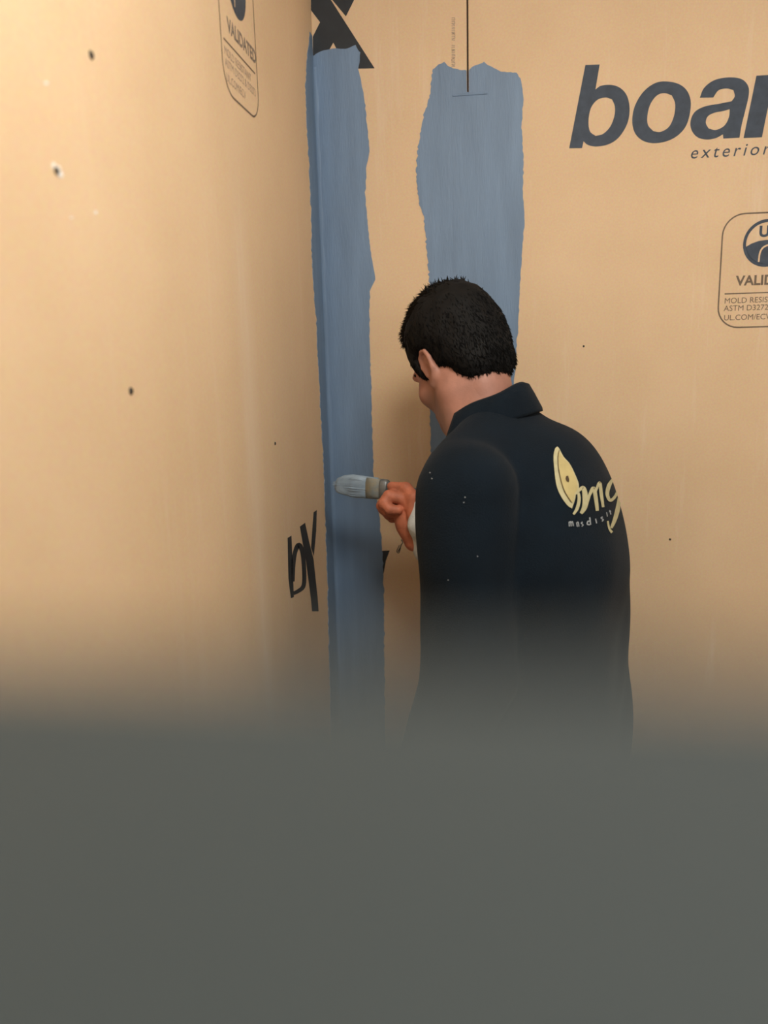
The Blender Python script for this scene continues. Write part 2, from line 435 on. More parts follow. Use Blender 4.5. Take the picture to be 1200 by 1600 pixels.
tag(ribbons('edge_stamp', st_, mb, M_ink_faint, wall_back), 'faint vertical grey stamp beside the board joint')

# certification labels printed on both walls ---------------------------------
p_l = on_back(1124, 430); p_t = on_back(1175, 332); p_b = on_back(1175, 512)
LH = p_t.z - p_b.z
l_r = on_left(403, 140).y; l_l = on_left(346, 80).y
LW = abs(l_r - l_l)
def cert_label(frame, parent, s=1.0, fine=None):
    """frame(u, v): u right, v up in metres from the label's lower left corner"""
    fine = fine or M_ink_brown; H = LH * s; W = LW * s; R_ = 0.19 * H; t = 0.0028 * s
    def rrect(o):
        pts_ = []
        for cx, cy, a0 in ((W - R_, H - R_, 0), (R_, H - R_, 90), (R_, R_, 180), (W - R_, R_, 270)):
            for k in range(9):
                a_ = math.radians(a0 + k * 11.25); pts_.append((cx + (R_ - o) * math.cos(a_), cy + (R_ - o) * math.sin(a_)))
        return pts_
    f0 = flat_shape('label_outline', [[rrect(0), rrect(t)]], frame, M_ink_brown, parent)
    def rect(x0, y0, x1, y1): return [(x0, y0), (x1, y0), (x1, y1), (x0, y1)]
    flat_shape('label_rule', [[rect(W * .07, H * .302, W * .93, H * .312)]], frame, M_ink_brown, parent)
    # round mark: ring, dark lower swoosh with a pale arc
    cx, cy, r = W * .50, H * .735, H * .205
    circ = lambda q, n=40: [(cx + q * math.cos(2 * math.pi * k / n), cy + q * math.sin(2 * math.pi * k / n)) for k in range(n)]
    lo = [(cx + (r * .88) * math.cos(a_), cy + (r * .88) * math.sin(a_)) for a_ in [math.radians(180 + 8 + k * (164 / 24.0)) for k in range(25)]]
    up = [(cx + x * r, cy + y_ * r) for x, y_ in ((.80, -.02), (.55, .12), (.25, .14), (-.05, .13), (-.35, .10), (-.65, .0), (-.86, -.12))]
    flat_shape('label_emblem', [[circ(r), circ(r * .87)], [lo + up]], frame, M_ink_blue, parent)
    fr2 = lambda u, v: frame(u, v) + lift
    arc = [(cx - .30 * r, cy - .78 * r), (cx - .27 * r, cy - .40 * r), (cx - .15 * r, cy - .18 * r), (cx + .1 * r, cy - .08 * r), (cx + .4 * r, cy - .12 * r)]
    nrm = (frame(1, 0) - frame(0, 0)).cross(frame(0, 1) - frame(0, 0)).normalized(); lift = nrm * 0.0003
    vs, fs_ = ribbon_quads(*stroke(arc, r * .07))
    me = bpy.data.meshes.new('label_arc'); me.from_pydata([tuple(fr2(p.x, p.y)) for p in vs], [], fs_); link('label_arc', me, M_board, parent)
    place_text('label_text', 'UL', r * .62, frame, cx - r * .36, cy + r * .28, M_ink_blue, parent, bold=0.0012)
    place_text('label_text', 'VALIDATED', H * .118, frame, W * .19, H * .378, M_ink_brown if fine is M_ink_brown else M_ink_worn, parent, bold=0.0008)
    place_text('label_text', 'MOLD RESISTANT', H * .070, frame, W * .07, H * .222, fine, parent)
    place_text('label_text', 'ASTM D3272 & D3273', H * .070, frame, W * .07, H * .155, fine, parent)
    place_text('label_text', 'UL.COM/ECV', H * .070, frame, W * .075, H * .072, fine, parent)
    return f0
o_b = (p_l.x, p_b.z)
cert_label(lambda u, v: Vector((o_b[0] + u, -INK, o_b[1] + v)), wall_back)
z_b = on_left(399, 187).z
cert_label(lambda u, v: Vector((INK, min(l_l, l_r) + u, z_b + v)), wall_left, fine=M_ink_faint)
# exterior line under the big lettering
e0 = on_back(1077, 248); e1 = on_back(1077, 229)
place_text('sub_lettering', 'exterior', 0.033, lambda u, v: Vector((e0.x + u, -INK, e0.z + v)), 0, 0, M_ink_blue, wall_back, shear=0.22, space=1.33)

# screws and pits in the boards
def screw(px, py, left, r=0.0042):
    bm = bmesh.new()
    bmesh.ops.create_cone(bm, cap_ends=True, segments=16, radius1=r, radius2=r * .75, depth=0.0016)
    ins = [f for f in bm.faces if len(f.verts) > 4 and f.normal.z > 0.5]
    bmesh.ops.inset_region(bm, faces=ins, thickness=r * .3, depth=-0.0008)
    me = bpy.data.meshes.new('screw'); bm.to_mesh(me); bm.free()
    o = link('screw', me, M_screw, wall_left if left else wall_back)
    q = on_left(px, py, 0.0005) if left else on_back(px, py, 0.0005)
    o.location = q; o.rotation_euler = (0, math.pi / 2, 0) if left else (math.pi / 2, 0, 0)
screw(143, 86, True); screw(205, 611, True); screw(89, 267, True, 0.0035); screw(430, 693, True, 0.003)
screw(912, 541, False, 0.0022); screw(1047, 843, False, 0.0026)
def smear(cx_, cy_, rx, ry, seed):
    rn = random.Random(seed)
    pts_ = [(cx_ + rx * (0.75 + rn.uniform(-.3, .3)) * math.cos(a_), cy_ + ry * (0.75 + rn.uniform(-.3, .3)) * math.sin(a_)) for a_ in [k * math.pi / 9 for k in range(18)]]
    return flat_shape('compound_smear', [[pts_]], lambda px, py: on_left(px, py, 0.0004), M_plaster, wall_left, Vector((-0.0004, 0, 0)))
smear(95, 272, 5, 8, 1); smear(84, 258, 3, 6, 2); smear(92, 262, 4, 4, 6)
smear(150, 332, 3, 3, 3); smear(112, 340, 3, 2, 4); smear(72, 130, 4, 3, 5)

# ------------------------------------------------------------------ ceiling lamp (out of frame)
bm = bmesh.new(); bmesh.ops.create_cone(bm, cap_ends=True, segments=40, radius1=0.35, radius2=0.37, depth=0.03)
me = bpy.data.meshes.new('ceiling_lamp'); bm.to_mesh(me); bm.free()
lamp = tag(link('ceiling_lamp', me, M_lamp_body), 'round white ceiling lamp above the boarded corner', 'lamp')
lamp.location = (LAMP_POS[0], LAMP_POS[1], ROOM_H - 0.015)
ld = bpy.data.lights.new('lamp_light', 'AREA'); ld.shape = 'DISK'; ld.size = 0.66; ld.energy = LAMP_W; ld.color = LAMP_COL[:3]
lo_ = bpy.data.objects.new('lamp_light', ld); C.objects.link(lo_); lo_.parent = lamp; lo_.location = (0, 0, -0.02)

# ------------------------------------------------------------------ implicit surfaces (signed distance + surface nets)
class Field:
    def __init__(s, lo, hi, h):
        s.lo = np.array(lo, float); s.h = h
        s.n = np.maximum(((np.array(hi) - s.lo) / h).astype(int) + 2, 4)
        s.f = np.full(tuple(s.n), 1.0, np.float32)
    def grid(s, lo, hi):
        a = np.clip(((np.array(lo) - s.lo) / s.h).astype(int) - 1, 0, s.n); b = np.clip(((np.array(hi) - s.lo) / s.h).astype(int) + 2, 0, s.n)
        ax = [s.lo[i] + s.h * np.arange(a[i], b[i], dtype=np.float32) for i in range(3)]
        sl = tuple(slice(a[i], b[i]) for i in range(3))
        X, Y, Z = np.meshgrid(*ax, indexing='ij'); return sl, X, Y, Z
    def add(s, fn, lo, hi, k=0.02, op='u'):
        m = 0.05 + k
        sl, X, Y, Z = s.grid([v - m for v in lo], [v + m for v in hi])
        if X.size == 0: return
        d = fn(X, Y, Z); e = s.f[sl]
        if op == 'u':
            h = np.clip(0.5 + 0.5 * (e - d) / k, 0, 1); s.f[sl] = e * (1 - h) + d * h - k * h * (1 - h)
        else:
            d = -d; h = np.clip(0.5 - 0.5 * (e - d) / k, 0, 1); s.f[sl] = e * (1 - h) + d * h + k * h * (1 - h)
    def cone(s, a, b, r1, r2, k=0.02, op='u'):
        a = np.array(a, float); b = np.array(b, float); R_ = max(r1, r2); ab = b - a; L2 = max(ab.dot(ab), 1e-9)
        def fn(X, Y, Z):
            t = np.clip(((X - a[0]) * ab[0] + (Y - a[1]) * ab[1] + (Z - a[2]) * ab[2]) / L2, 0, 1)
            return np.sqrt((X - a[0] - t * ab[0])**2 + (Y - a[1] - t * ab[1])**2 + (Z - a[2] - t * ab[2])**2) - (r1 + (r2 - r1) * t)
        s.add(fn, np.minimum(a, b) - R_, np.maximum(a, b) + R_, k, op)
    def ell(s, c, r, k=0.02, rot=None, op='u'):
        c = np.array(c, float); r = np.array(r, float); Rm = np.array(rot) if rot is not None else np.eye(3); R_ = r.max()
        def fn(X, Y, Z):
            dx_, dy_, dz_ = X - c[0], Y - c[1], Z - c[2]
            q = [(Rm[0][i] * dx_ + Rm[1][i] * dy_ + Rm[2][i] * dz_) for i in range(3)]      # columns of rot = local axes
            k0 = np.sqrt(sum((q[i] / r[i])**2 for i in range(3))); k1 = np.sqrt(sum((q[i] / r[i]**2)**2 for i in range(3)))
            return k0 * (k0 - 1.0) / np.maximum(k1, 1e-6)
        s.add(fn, c - R_, c + R_, k, op)
    def chain(s, pts, rads, k=0.015, op='u'):
        for i in range(len(pts) - 1): s.cone(pts[i], pts[i + 1], rads[i], rads[i + 1], k, op)
    def ripple(s, amp, freqs, seed):
        rn = np.random.RandomState(seed)
        sl, X, Y, Z = s.grid(s.lo, s.lo + s.h * s.n)
        d = np.zeros_like(X)
        for fr in freqs:
            for _ in range(3):
                v = rn.normal(size=3); v /= np.linalg.norm(v); v *= fr
                d += np.sin(X * v[0] + Y * v[1] + Z * v[2] + rn.uniform(0, 6.28)).astype(np.float32)
        s.f[sl] += (amp / (len(freqs) * 1.7)) * d
    def mesh(s):
        f = s.f; ins = f < 0; n = f.shape
        cells = np.zeros((n[0]-1, n[1]-1, n[2]-1), bool); allin = np.ones_like(cells)
        off = [(i, j, k) for i in (0, 1) for j in (0, 1) for k in (0, 1)]
        for (i, j, k) in off:
            q = ins[i:n[0]-1+i, j:n[1]-1+j, k:n[2]-1+k]; cells |= q; allin &= q
        act = cells & ~allin; idx = np.argwhere(act); I = np.full(act.shape, -1, np.int64); I[act] = np.arange(len(idx))
        acc = np.zeros((len(idx), 3)); cnt = np.zeros(len(idx))
        for a in off:
            for ax in range(3):
                if a[ax]: continue
                b = list(a); b[ax] = 1
                fa = f[idx[:, 0]+a[0], idx[:, 1]+a[1], idx[:, 2]+a[2]]; fb = f[idx[:, 0]+b[0], idx[:, 1]+b[1], idx[:, 2]+b[2]]
                cr = (fa < 0) != (fb < 0); t = np.where(cr, fa / np.where(cr, fa - fb, 1), 0)
                p = np.tile(np.array(a, float), (len(idx), 1)); p[:, ax] += t
                acc[cr] += p[cr]; cnt[cr] += 1
        V = (idx + acc / cnt[:, None]) * s.h + s.lo
        F = []
        for ax in range(3):
            o1, o2 = [(1, 2), (2, 0), (0, 1)][ax]
            sl0 = [slice(1, n[i]-1) for i in range(3)]; sl1 = list(sl0); sl0[ax] = slice(0, n[ax]-1); sl1[ax] = slice(1, n[ax])
            A = ins[tuple(sl0)]; B = ins[tuple(sl1)]; ch = np.argwhere(A != B)
            if not len(ch): continue
            base = ch.copy()
            for i in range(3):
                if i != ax: base[:, i] += 1
            def cid(d1, d2):
                q = base.copy(); q[:, o1] -= d1; q[:, o2] -= d2; return I[q[:, 0], q[:, 1], q[:, 2]]
            Q = np.stack([cid(1, 1), cid(0, 1), cid(0, 0), cid(1, 0)], 1)
            fl = ~A[ch[:, 0], ch[:, 1], ch[:, 2]]; Q[fl] = Q[fl][:, ::-1]
            F.append(Q)
        return V, np.concatenate(F)
def mesh_from(name, parts):
    vs, fs_, b_ = [], [], 0
    for V, F in parts: vs.append(V); fs_.append(F + b_); b_ += len(V)
    V = np.concatenate(vs); F = np.concatenate(fs_)
    me = bpy.data.meshes.new(name); me.from_pydata(V.tolist(), [], F.tolist()); me.update()
    return me

# ------------------------------------------------------------------ the person
HEAD_A = math.radians(62)                       # body turned left of the viewing direction
fw = ray(600, 800); view_h = math.atan2(fw.y, fw.x)
face = view_h + HEAD_A
c7_w = P(804, 622, 1.365)
C7 = Vector((-0.045, 0.0, 1.50))
rotz = face
Rz = Matrix.Rotation(rotz, 3, 'Z')
root_loc = c7_w - Rz @ C7
root_loc.z = 0.0
ZS = c7_w.z - 1.50                               # everything above the legs is measured from C7
Mw = Matrix.Translation(root_loc) @ Matrix.Rotation(rotz, 4, 'Z')
Mi = Mw.inverted()
def LP(px, py, d): return Mi @ P(px, py, d)       # pixel + depth -> person-local point
def up(z): return z + ZS

hand_c = LP(636, 805, 1.60)
wrist = LP(672, 856, 1.60)
sh_r = Vector((-0.02, -0.175, up(1.355))); sh_l = Vector((-0.030, 0.178, up(1.368)))
def elbow(a, c, l1, l2, pole):
    d = c - a; D = min(d.length, (l1 + l2) * .999); x = (l1*l1 - l2*l2 + D*D) / (2*D); h = math.sqrt(max(0, l1*l1 - x*x))
    n = d.normalized(); p = (pole - n * pole.dot(n)).normalized(); return a + n * x + p * h
el_r = elbow(sh_r, wrist, 0.30, 0.26, Vector((-0.2, -0.5, -1)))
el_l = Vector((-0.044, 0.205, up(1.085))); wr_l = Vector((0.05, 0.200, up(0.845)))

# head frame
hp = math.radians(33)
hF = Vector((math.cos(hp), 0, -math.sin(hp))); hU = Vector((math.sin(hp), 0, math.cos(hp))); hL = Vector((0, 1, 0))
tw = Matrix.Rotation(math.radians(-32), 3, 'Z'); hF = tw @ hF; hL = tw @ hL; hU = tw @ hU
HR = [[hF[i], hL[i], hU[i]] for i in range(3)]
HC = LP(715, 560, 1.44)
def H(f, l, u): return HC + hF * f + hL * l + hU * u
V3 = lambda v: (v[0], v[1], v[2])

# body under the clothes
body = Field((-0.30, -0.42, 0.0), (0.50, 0.42, up(1.56)), 0.0075)
body.ell((-0.045, 0, up(1.26)), (0.10, 0.155, 0.19), .03)
body.cone((-0.055, 0.06, up(1.20)), (-0.08, 0.07, 0.94), .095, .10, .05); body.cone((-0.055, -0.06, up(1.20)), (-0.08, -0.07, 0.94), .095, .10, .05)
body.cone(V3(C7 + Vector((0.04, 0, ZS - .07))), V3(H(-.034, 0, -.08)), .055, .050, .03)
for s_, sh_, el_, wr_ in ((1, sh_l, el_l, wr_l), (-1, sh_r, el_r, wrist)):
    body.cone((-0.03, s_ * .05, up(1.41)), V3(sh_), .045, .05, .03)
    body.chain([V3(sh_), V3(el_), V3(wr_)], [.048, .038, .026], .02)
    body.chain([(-0.08, s_ * .09, 0.93), (-0.03, s_ * .105, 0.50), (-0.015, s_ * .115, 0.09)], [.085, .055, .036], .03)
    body.cone((-0.03, s_ * .115, 0.055), (0.13, s_ * .125, 0.040), .035, .028, .02)
# relaxed left hand
lh = Field((-0.07, 0.08, up(0.60)), (0.21, 0.30, up(0.90)), 0.003)
pal = Vector((0.075, 0.195, up(0.76)))
lh.cone(V3(wr_l), V3(pal), .027, .030, .015)
for i in range(4):
    k0 = pal + Vector((0.025 - 0.019 * i + .01, -0.004, -0.03)); k1 = k0 + Vector((0.012, -0.006, -0.040)); k2 = k1 + Vector((0.004, -0.014, -0.025)); k3 = k2 + Vector((-0.004, -0.014, -0.016))
    lh.chain([V3(pal + Vector((0.015 - .012 * i, 0, 0))), V3(k0), V3(k1), V3(k2), V3(k3)], [.012, .0105, .0095, .0085, .007], .003)
lh.chain([V3(pal + Vector((0.02, -.01, .03))), V3(pal + Vector((0.045, -.02, .0))), V3(pal + Vector((0.055, -.03, -.035)))], [.013, .011, .008], .004)

# head with a face
head = Field(V3(HC - Vector((.17, .17, .25))), V3(HC + Vector((.17, .17, .17))), 0.003)
head.ell(V3(H(-.010, 0, .030)), (.092, .074, .088), .02, HR)          # skull
head.ell(V3(H(.030, 0, -.035)), (.058, .060, .085), .03, HR)          # face
head.ell(V3(H(.052, 0, -.100)), (.030, .032, .026), .03, HR)          # chin
for s_ in (1, -1):
    head.cone(V3(H(-.012, s_ * .054, -.072)), V3(H(.050, s_ * .020, -.108)), .017, .015, .025)  # jaw
    head.ell(V3(H(.052, s_ * .040, -.040)), (.024, .024, .020), .02, HR)     # cheekbone
    head.ell(V3(H(.078, s_ * .026, .012)), (.016, .024, .010), .014, HR)     # brow ridge
    head.ell(V3(H(.092, s_ * .031, -.008)), (.012, .015, .010), .008, HR, op='s')
    head.ell(V3(H(.076, s_ * .031, -.008)), (.012, .013, .011), .003, HR)    # eye
    # ear: rim, lobe, hollow
    e = lambda f, u, l=0.0: V3(H(-.004 + f, s_ * (.068 + l), -.022 + u * .88))
    ring = [e(.010, -.008, .004), e(.014, .012, .005), (e(.008, .030, .008)), e(-.006, .036, .011), e(-.018, .030, .013), e(-.023, .012, .013), e(-.019, -.008, .010), e(-.009, -.022, .006), e(.002, -.032, .003), e(.010, -.026, .001)]
    head.ell(e(-.004, .004, .003), (.017, .006, .030), .006, HR)
    head.ell(e(.002, -.002, .008), (.009, .005, .012), .004, HR, op='s')
    head.chain(ring, [.0035, .0038, .0040, .0042, .0042, .0042, .0040, .0045, .0055, .004], .0025)
head.chain([V3(H(.086, 0, .005)), V3(H(.104, 0, -.030)), V3(H(.103, 0, -.042))], [.009, .012, .011], .012)   # nose
for s_ in (1, -1): head.ell(V3(H(.094, s_ * .012, -.043)), (.010, .008, .008), .006, HR)
head.cone(V3(H(.086, -.018, -.068)), V3(H(.086, .018, -.068)), .007, .007, .008)
head.cone(V3(H(.086, -.016, -.080)), V3(H(.086, .016, -.080)), .007, .007, .008)
head.cone(V3(H(-.034, 0, -.050)), V3(C7 + Vector((0.052, 0, ZS - .06))), .056, .060, .035)                      # neck
head.cone(V3(H(-.020, .042, -.055)), V3(C7 + Vector((0.09, .03, ZS - .05))), .018, .018, .03)
me = mesh_from('person', [body.mesh(), lh.mesh(), head.mesh()])
person = link('person', me, M_skin, None, True)
person.matrix_world = Mw
tag(person, 'person in dark navy jacket, back turned, brushing coating into the corner', 'person')
stub = me.color_attributes.new('stubble', 'FLOAT_COLOR', 'POINT')
hFi, hLi, hUi = hF, hL, hU
for i, v in enumerate(me.vertices):
    d = v.co - HC; f_, u_ = d.dot(hFi), d.dot(hUi)
    a_ = max(0.0, min(1.0, (f_ + .02) / .03)) * max(0.0, min(1.0, (-.035 - u_) / .03)) * (1.0 if d.length < .2 else 0.0)
    stub.data[i].color = (a_, a_, a_, 1)
nt = M_skin.node_tree; bs_ = nt.nodes['Principled BSDF']
at = nt.nodes.new('ShaderNodeVertexColor'); at.layer_name = 'stubble'
mxs = nt.nodes.new('ShaderNodeMix'); mxs.data_type = 'RGBA'
src = bs_.inputs['Base Color'].links[0].from_socket
mu = nt.nodes.new('ShaderNodeMath'); mu.operation = 'MULTIPLY'; mu.inputs[1].default_value = 0.55
nt.links.new(at.outputs['Color'], mu.inputs[0]); nt.links.new(mu.outputs[0], mxs.inputs['Factor'])
nt.links.new(src, mxs.inputs['A']); mxs.inputs['B'].default_value = (0.16, 0.12, 0.10, 1)
nt.links.new(mxs.outputs['Result'], bs_.inputs['Base Color'])

def part(name, field, m, parent=None):
    V, F = field.mesh(); o = link(name, mesh_from(name, [(V, F)]), m, parent or person, True); return o

# hair: a cropped cap over the skull, cut away from face, ear and nape, plus short tufts
hair = Field(V3(HC - Vector((.17, .17, .20))), V3(HC + Vector((.17, .17, .19))), 0.003)
hair.ell(V3(H(-.013, 0, .034)), (.098, .088, .102), .01, HR)
hair.ell(V3(H(.045, 0, .090)), (.055, .055, .034), .02, HR)
hair.ell(V3(H(-.052, 0, -.022)), (.056, .070, .072), .02, HR)
for s_ in (1, -1):
    hair.cone(V3(H(.020, s_ * .070, .030)), V3(H(.014, s_ * .072, -.022)), .010, .006, .01)
    hair.ell(V3(H(-.006, s_ * .083, -.026)), (.024, .022, .042), .008, HR, op='s')
    hair.ell(V3(H(-.020, s_ * .086, -.068)), (.058, .034, .040), .010, HR, op='s')
hair.ell(V3(H(.085, 0, -.040)), (.060, .100, .088), .008, HR, op='s')
# straight cut nape
def nape(X, Y, Z):
    return (hU.x * (X - HC.x) + hU.y * (Y - HC.y) + hU.z * (Z - HC.z)) + .054 - 0.36 * (hF.x * (X - HC.x) + hF.y * (Y - HC.y) + hF.z * (Z - HC.z))
hair.add(nape, V3(HC - Vector((.2,) * 3)), V3(HC + Vector((.2,) * 3)), .006, 's')
hair.ripple(.0022, (90, 160, 260), 5)
Vh, Fh = hair.mesh()
hm = mesh_from('hair_base', [(Vh, Fh)])
rn = random.Random(11)
tv, tf = [], []
norms = [p.normal.copy() for p in hm.polygons]; cents = [p.center.copy() for p in hm.polygons]
skull = H(-.013, 0, .034)
for _ in range(14000):
    i = rn.randrange(len(cents)); c_ = cents[i]; n_ = norms[i]
    d = c_ - skull; f_, l_, u_ = d.dot(hF), d.dot(hL), d.dot(hU)
    if n_.dot(d) <= 0: continue
    crown = max(0.0, u_) / .09
    ln = rn.uniform(.006, .011) + .012 * crown * rn.random()**2
    flow = (hF * (0.9 if u_ > .045 else -.15) + hU * (-1.0 if u_ < .05 else .1)).normalized()
    dirv = (n_ * (.16 + .6 * crown * rn.random()**2) + flow * .95 + Vector((rn.gauss(0, .16), rn.gauss(0, .16), rn.gauss(0, .16)))).normalized()
    side = dirv.cross(n_); side = side.normalized() * rn.uniform(.0009, .0018) if side.length > 1e-4 else Vector((.001, 0, 0))
    b0 = c_ - n_ * .002; q = len(tv)
    tv += [b0 - side, b0 + side, b0 + n_ * .0025, b0 + dirv * ln]
    tf += [(q, q + 1, q + 3), (q + 1, q + 2, q + 3), (q + 2, q, q + 3)]
# crown cowlick
for _ in range(700):
    f_ = rn.uniform(-.06, .07); l_ = rn.uniform(-.05, .05)
    b0 = H(-.013 + f_, l_, .034 + .098 * math.sqrt(max(.05, 1 - (f_ / .103)**2 - (l_ / .085)**2)) - .004)
    dirv = (hU * 1.0 + hF * rn.gauss(.3, .5) + hL * rn.gauss(0, .5)).normalized(); ln = rn.uniform(.010, .020) + .004 * rn.random()**3
    side = dirv.cross(hF).normalized() * .0028; q = len(tv)
    tv += [b0 - side, b0 + side, b0 + hF * .002, b0 + dirv * ln]; tf += [(q, q + 1, q + 3), (q + 1, q + 2, q + 3), (q + 2, q, q + 3)]
allv = [v.co.copy() for v in hm.vertices] + tv; nb = len(hm.vertices)
allf = [tuple(p.vertices) for p in hm.polygons] + [tuple(nb + i for i in t) for t in tf]
me = bpy.data.meshes.new('hair'); me.from_pydata([tuple(v) for v in allv], [], allf); bpy.data.meshes.remove(hm)
tag(link('hair', me, M_hair, person, True), 'short black cropped hair')
for s_ in (1, -1):
    eb = Field(V3(H(.078, s_ * .030, .014) - Vector((.04,) * 3)), V3(H(.078, s_ * .030, .014) + Vector((.04,) * 3)), .002)
    eb.chain([V3(H(.094, s_ * .012, .010)), V3(H(.089, s_ * .030, .016)), V3(H(.070, s_ * .050, .010))], [.004, .0045, .003], .003)
    part('eyebrow', eb, M_hair)

# jacket
jk = Field((-0.30, -0.42, up(0.72)), (0.46, 0.42, up(1.56)), 0.006)
jk.ell((-0.045, 0, up(1.26)), (0.130, 0.190, 0.21), .03)
jk.ell((-0.118, 0, up(1.255)), (0.108, 0.178, 0.190), .05)
for s_ in (1, -1):
    jk.cone((-0.098, s_ * .060, up(1.18)), (-0.118, s_ * .072, up(0.86)), .130, .130, .06)
    jk.cone((-0.015, s_ * .035, up(1.448)), (-0.015, s_ * .150, up(1.385)), .048, .066, .04)
jk.ell((-0.02, 0, up(1.42)), (0.070, 0.085, 0.050), .04)
jk.chain([V3(sh_l), V3(el_l), V3(wr_l)], [.080, .078, .050], .010)
jk.chain([V3(sh_r), V3(el_r), V3(wrist + (el_r - wrist).normalized() * .035)], [.074, .064, .046], .022)
# opening for the neck
jk.cone(V3(C7 + Vector((0.045, 0, ZS - .01))), V3(H(-.02, 0, -.06)), .050, .070, .01, 's')
jk.add(lambda X, Y, Z: Z - up(0.80), (-.4, -.5, up(.6)), (.5, .5, up(.8)), .005, 's')
jk.ripple(.0035, (22, 38, 60), 21)
jacket = tag(part('jacket', jk, M_jacket), 'dark navy work jacket with printed back')
# hem, cuff bands
def ring_band(name, c, ax, r, w, t, m, parent):
    bm = bmesh.new(); ax = ax.normalized(); u_ = ax.orthogonal().normalized(); v_ = ax.cross(u_); rows = []
    prof = [(-w/2, -t), (-w/2, t), (w/2, t), (w/2, -t)]
    for k in range(32):
        a_ = 2*math.pi*k/32; dr = u_*math.cos(a_) + v_*math.sin(a_)
        rows.append([bm.verts.new(c + ax*p + dr*(r + q)) for p, q in prof])
    for k in range(32):
        a_, b_ = rows[k], rows[(k+1) % 32]
        for i in range(4): bm.faces.new((a_[i], a_[(i+1) % 4], b_[(i+1) % 4], b_[i]))
    bmesh.ops.recalc_face_normals(bm, faces=bm.faces[:])
    me = bpy.data.meshes.new(name); bm.to_mesh(me); bm.free(); return link(name, me, m, parent, False)
ring_band('sleeve_cuff', wr_l + (el_l - wr_l).normalized() * .01, el_l - wr_l, .046, .05, .004, M_jacket, jacket)
ring_band('sleeve_cuff', wrist + (el_r - wrist).normalized() * .055, el_r - wrist, .044, .045, .004, M_jacket, jacket)
# collar: folded stand collar round the neck, open at the throat
bm = bmesh.new(); rows = []
cc = C7 + Vector((0.056, 0, ZS + .010)); NA = 48
for k in range(NA + 1):
    a_ = math.radians(70) + math.radians(220) * k / NA        # 0 = front, 180 = nape
    ca, sa = math.cos(a_), math.sin(a_); back = (1 - ca) / 2
    e = Vector((ca, sa, 0))
    rx, ry = .080, .074
    base = cc + Vector((ca * rx, sa * ry, -.090 + .068 * back))
    wob = .002 * math.sin(a_ * 5)
    prof = [(-.004, -.012), (-.012, .016), (-.012, .034 + wob), (-.008, .039 + wob), (-.001, .037 + wob), (.008, .020), (.021, -.004), (.022, -.010), (.010, -.011)]
    rows.append([bm.verts.new(base + e * p + Vector((0, 0, q))) for p, q in prof])
for a_, b_ in zip(rows[:-1], rows[1:]):
    for i in range(len(a_) - 1): bm.faces.new((a_[i], a_[i+1], b_[i+1], b_[i]))
for r_ in (rows[0], rows[-1]): bm.faces.new(r_)
bmesh.ops.recalc_face_normals(bm, faces=bm.faces[:])
me = bpy.data.meshes.new('collar'); bm.to_mesh(me); bm.free()
collar = tag(link('collar', me, M_jacket, jacket, True), 'fold-down navy collar')

# print on the back, laid on the cloth
bpy.context.view_layer.update()
jm = jacket.data
bvh = BVHTree.FromPolygons([Mw @ v.co for v in jm.vertices], [tuple(p.vertices) for p in jm.polygons])
def on_jacket(px, py, off=0.0016):
    for k in range(60):
        r = ray(px - k * 0.8, py).normalized(); hit, nr, _, _ = bvh.ray_cast(CAM, r)
        if hit is not None and nr.dot(r) < -0.06: break
    if hit is None: hit, nr = P(px, py, 1.4), -r
    if nr.dot(r) > 0: nr = -nr
    return Mi @ (hit + nr * off)
t6 = lambda p: T(p, 840, 680, 7.5)
def dense(v, f, n):
    bm = bmesh.new(); vv = [bm.verts.new((p[0], p[1], 0)) for p in v]
    for q in f:
        try: bm.faces.new([vv[i] for i in q])
        except ValueError: pass
    bmesh.ops.triangulate(bm, faces=bm.faces[:])
    for _ in range(n): bmesh.ops.subdivide_edges(bm, edges=bm.edges[:], cuts=1, use_grid_fill=True)
    V = [tuple(w.co) for w in bm.verts]; bm.verts.index_update(); F = [tuple(w.index for w in g.verts) for g in bm.faces]; bm.free(); return V, F
def print_shape(name, polys, strokes, m, off, n=2):
    vs, fs_ = [], []
    for poly_ in polys:
        l3 = [[Vector((x, y, 0)) for x, y in poly_]]; tr = tessellate_polygon(l3)
        V, F = dense([(p.x, p.y) for p in l3[0]], tr, n); b_ = len(vs); vs += [on_jacket(p[0], p[1], off) for p in V]; fs_ += [tuple(b_ + i for i in q) for q in F]
    for pts_, w in strokes:
        v, f = ribbon_quads(*stroke(pts_, w, 6)); V, F = dense(v, f, 1); b_ = len(vs); vs += [on_jacket(p[0], p[1], off) for p in V]; fs_ += [tuple(b_ + i for i in q) for q in F]
    me = bpy.data.meshes.new(name); me.from_pydata([tuple(v) for v in vs], [], fs_)
    return link(name, me, m, jacket, True)
disc = [(225,140),(250,165),(300,260),(370,340),(430,460),(470,560),(478,640),(445,680),(430,760),(395,860),(340,820),(270,720),(220,600),(195,430),(183,260),(200,170)]
inner = [(240,195),(290,270),(360,350),(415,460),(450,570),(455,640),(425,690),(405,790),(380,785),(310,680),(262,560),(240,430),(228,300),(230,220)]
s6 = lambda pts_, w: (t6(pts_), [q / 7.5 for q in w] if isinstance(w, (list, tuple)) else w / 7.5)
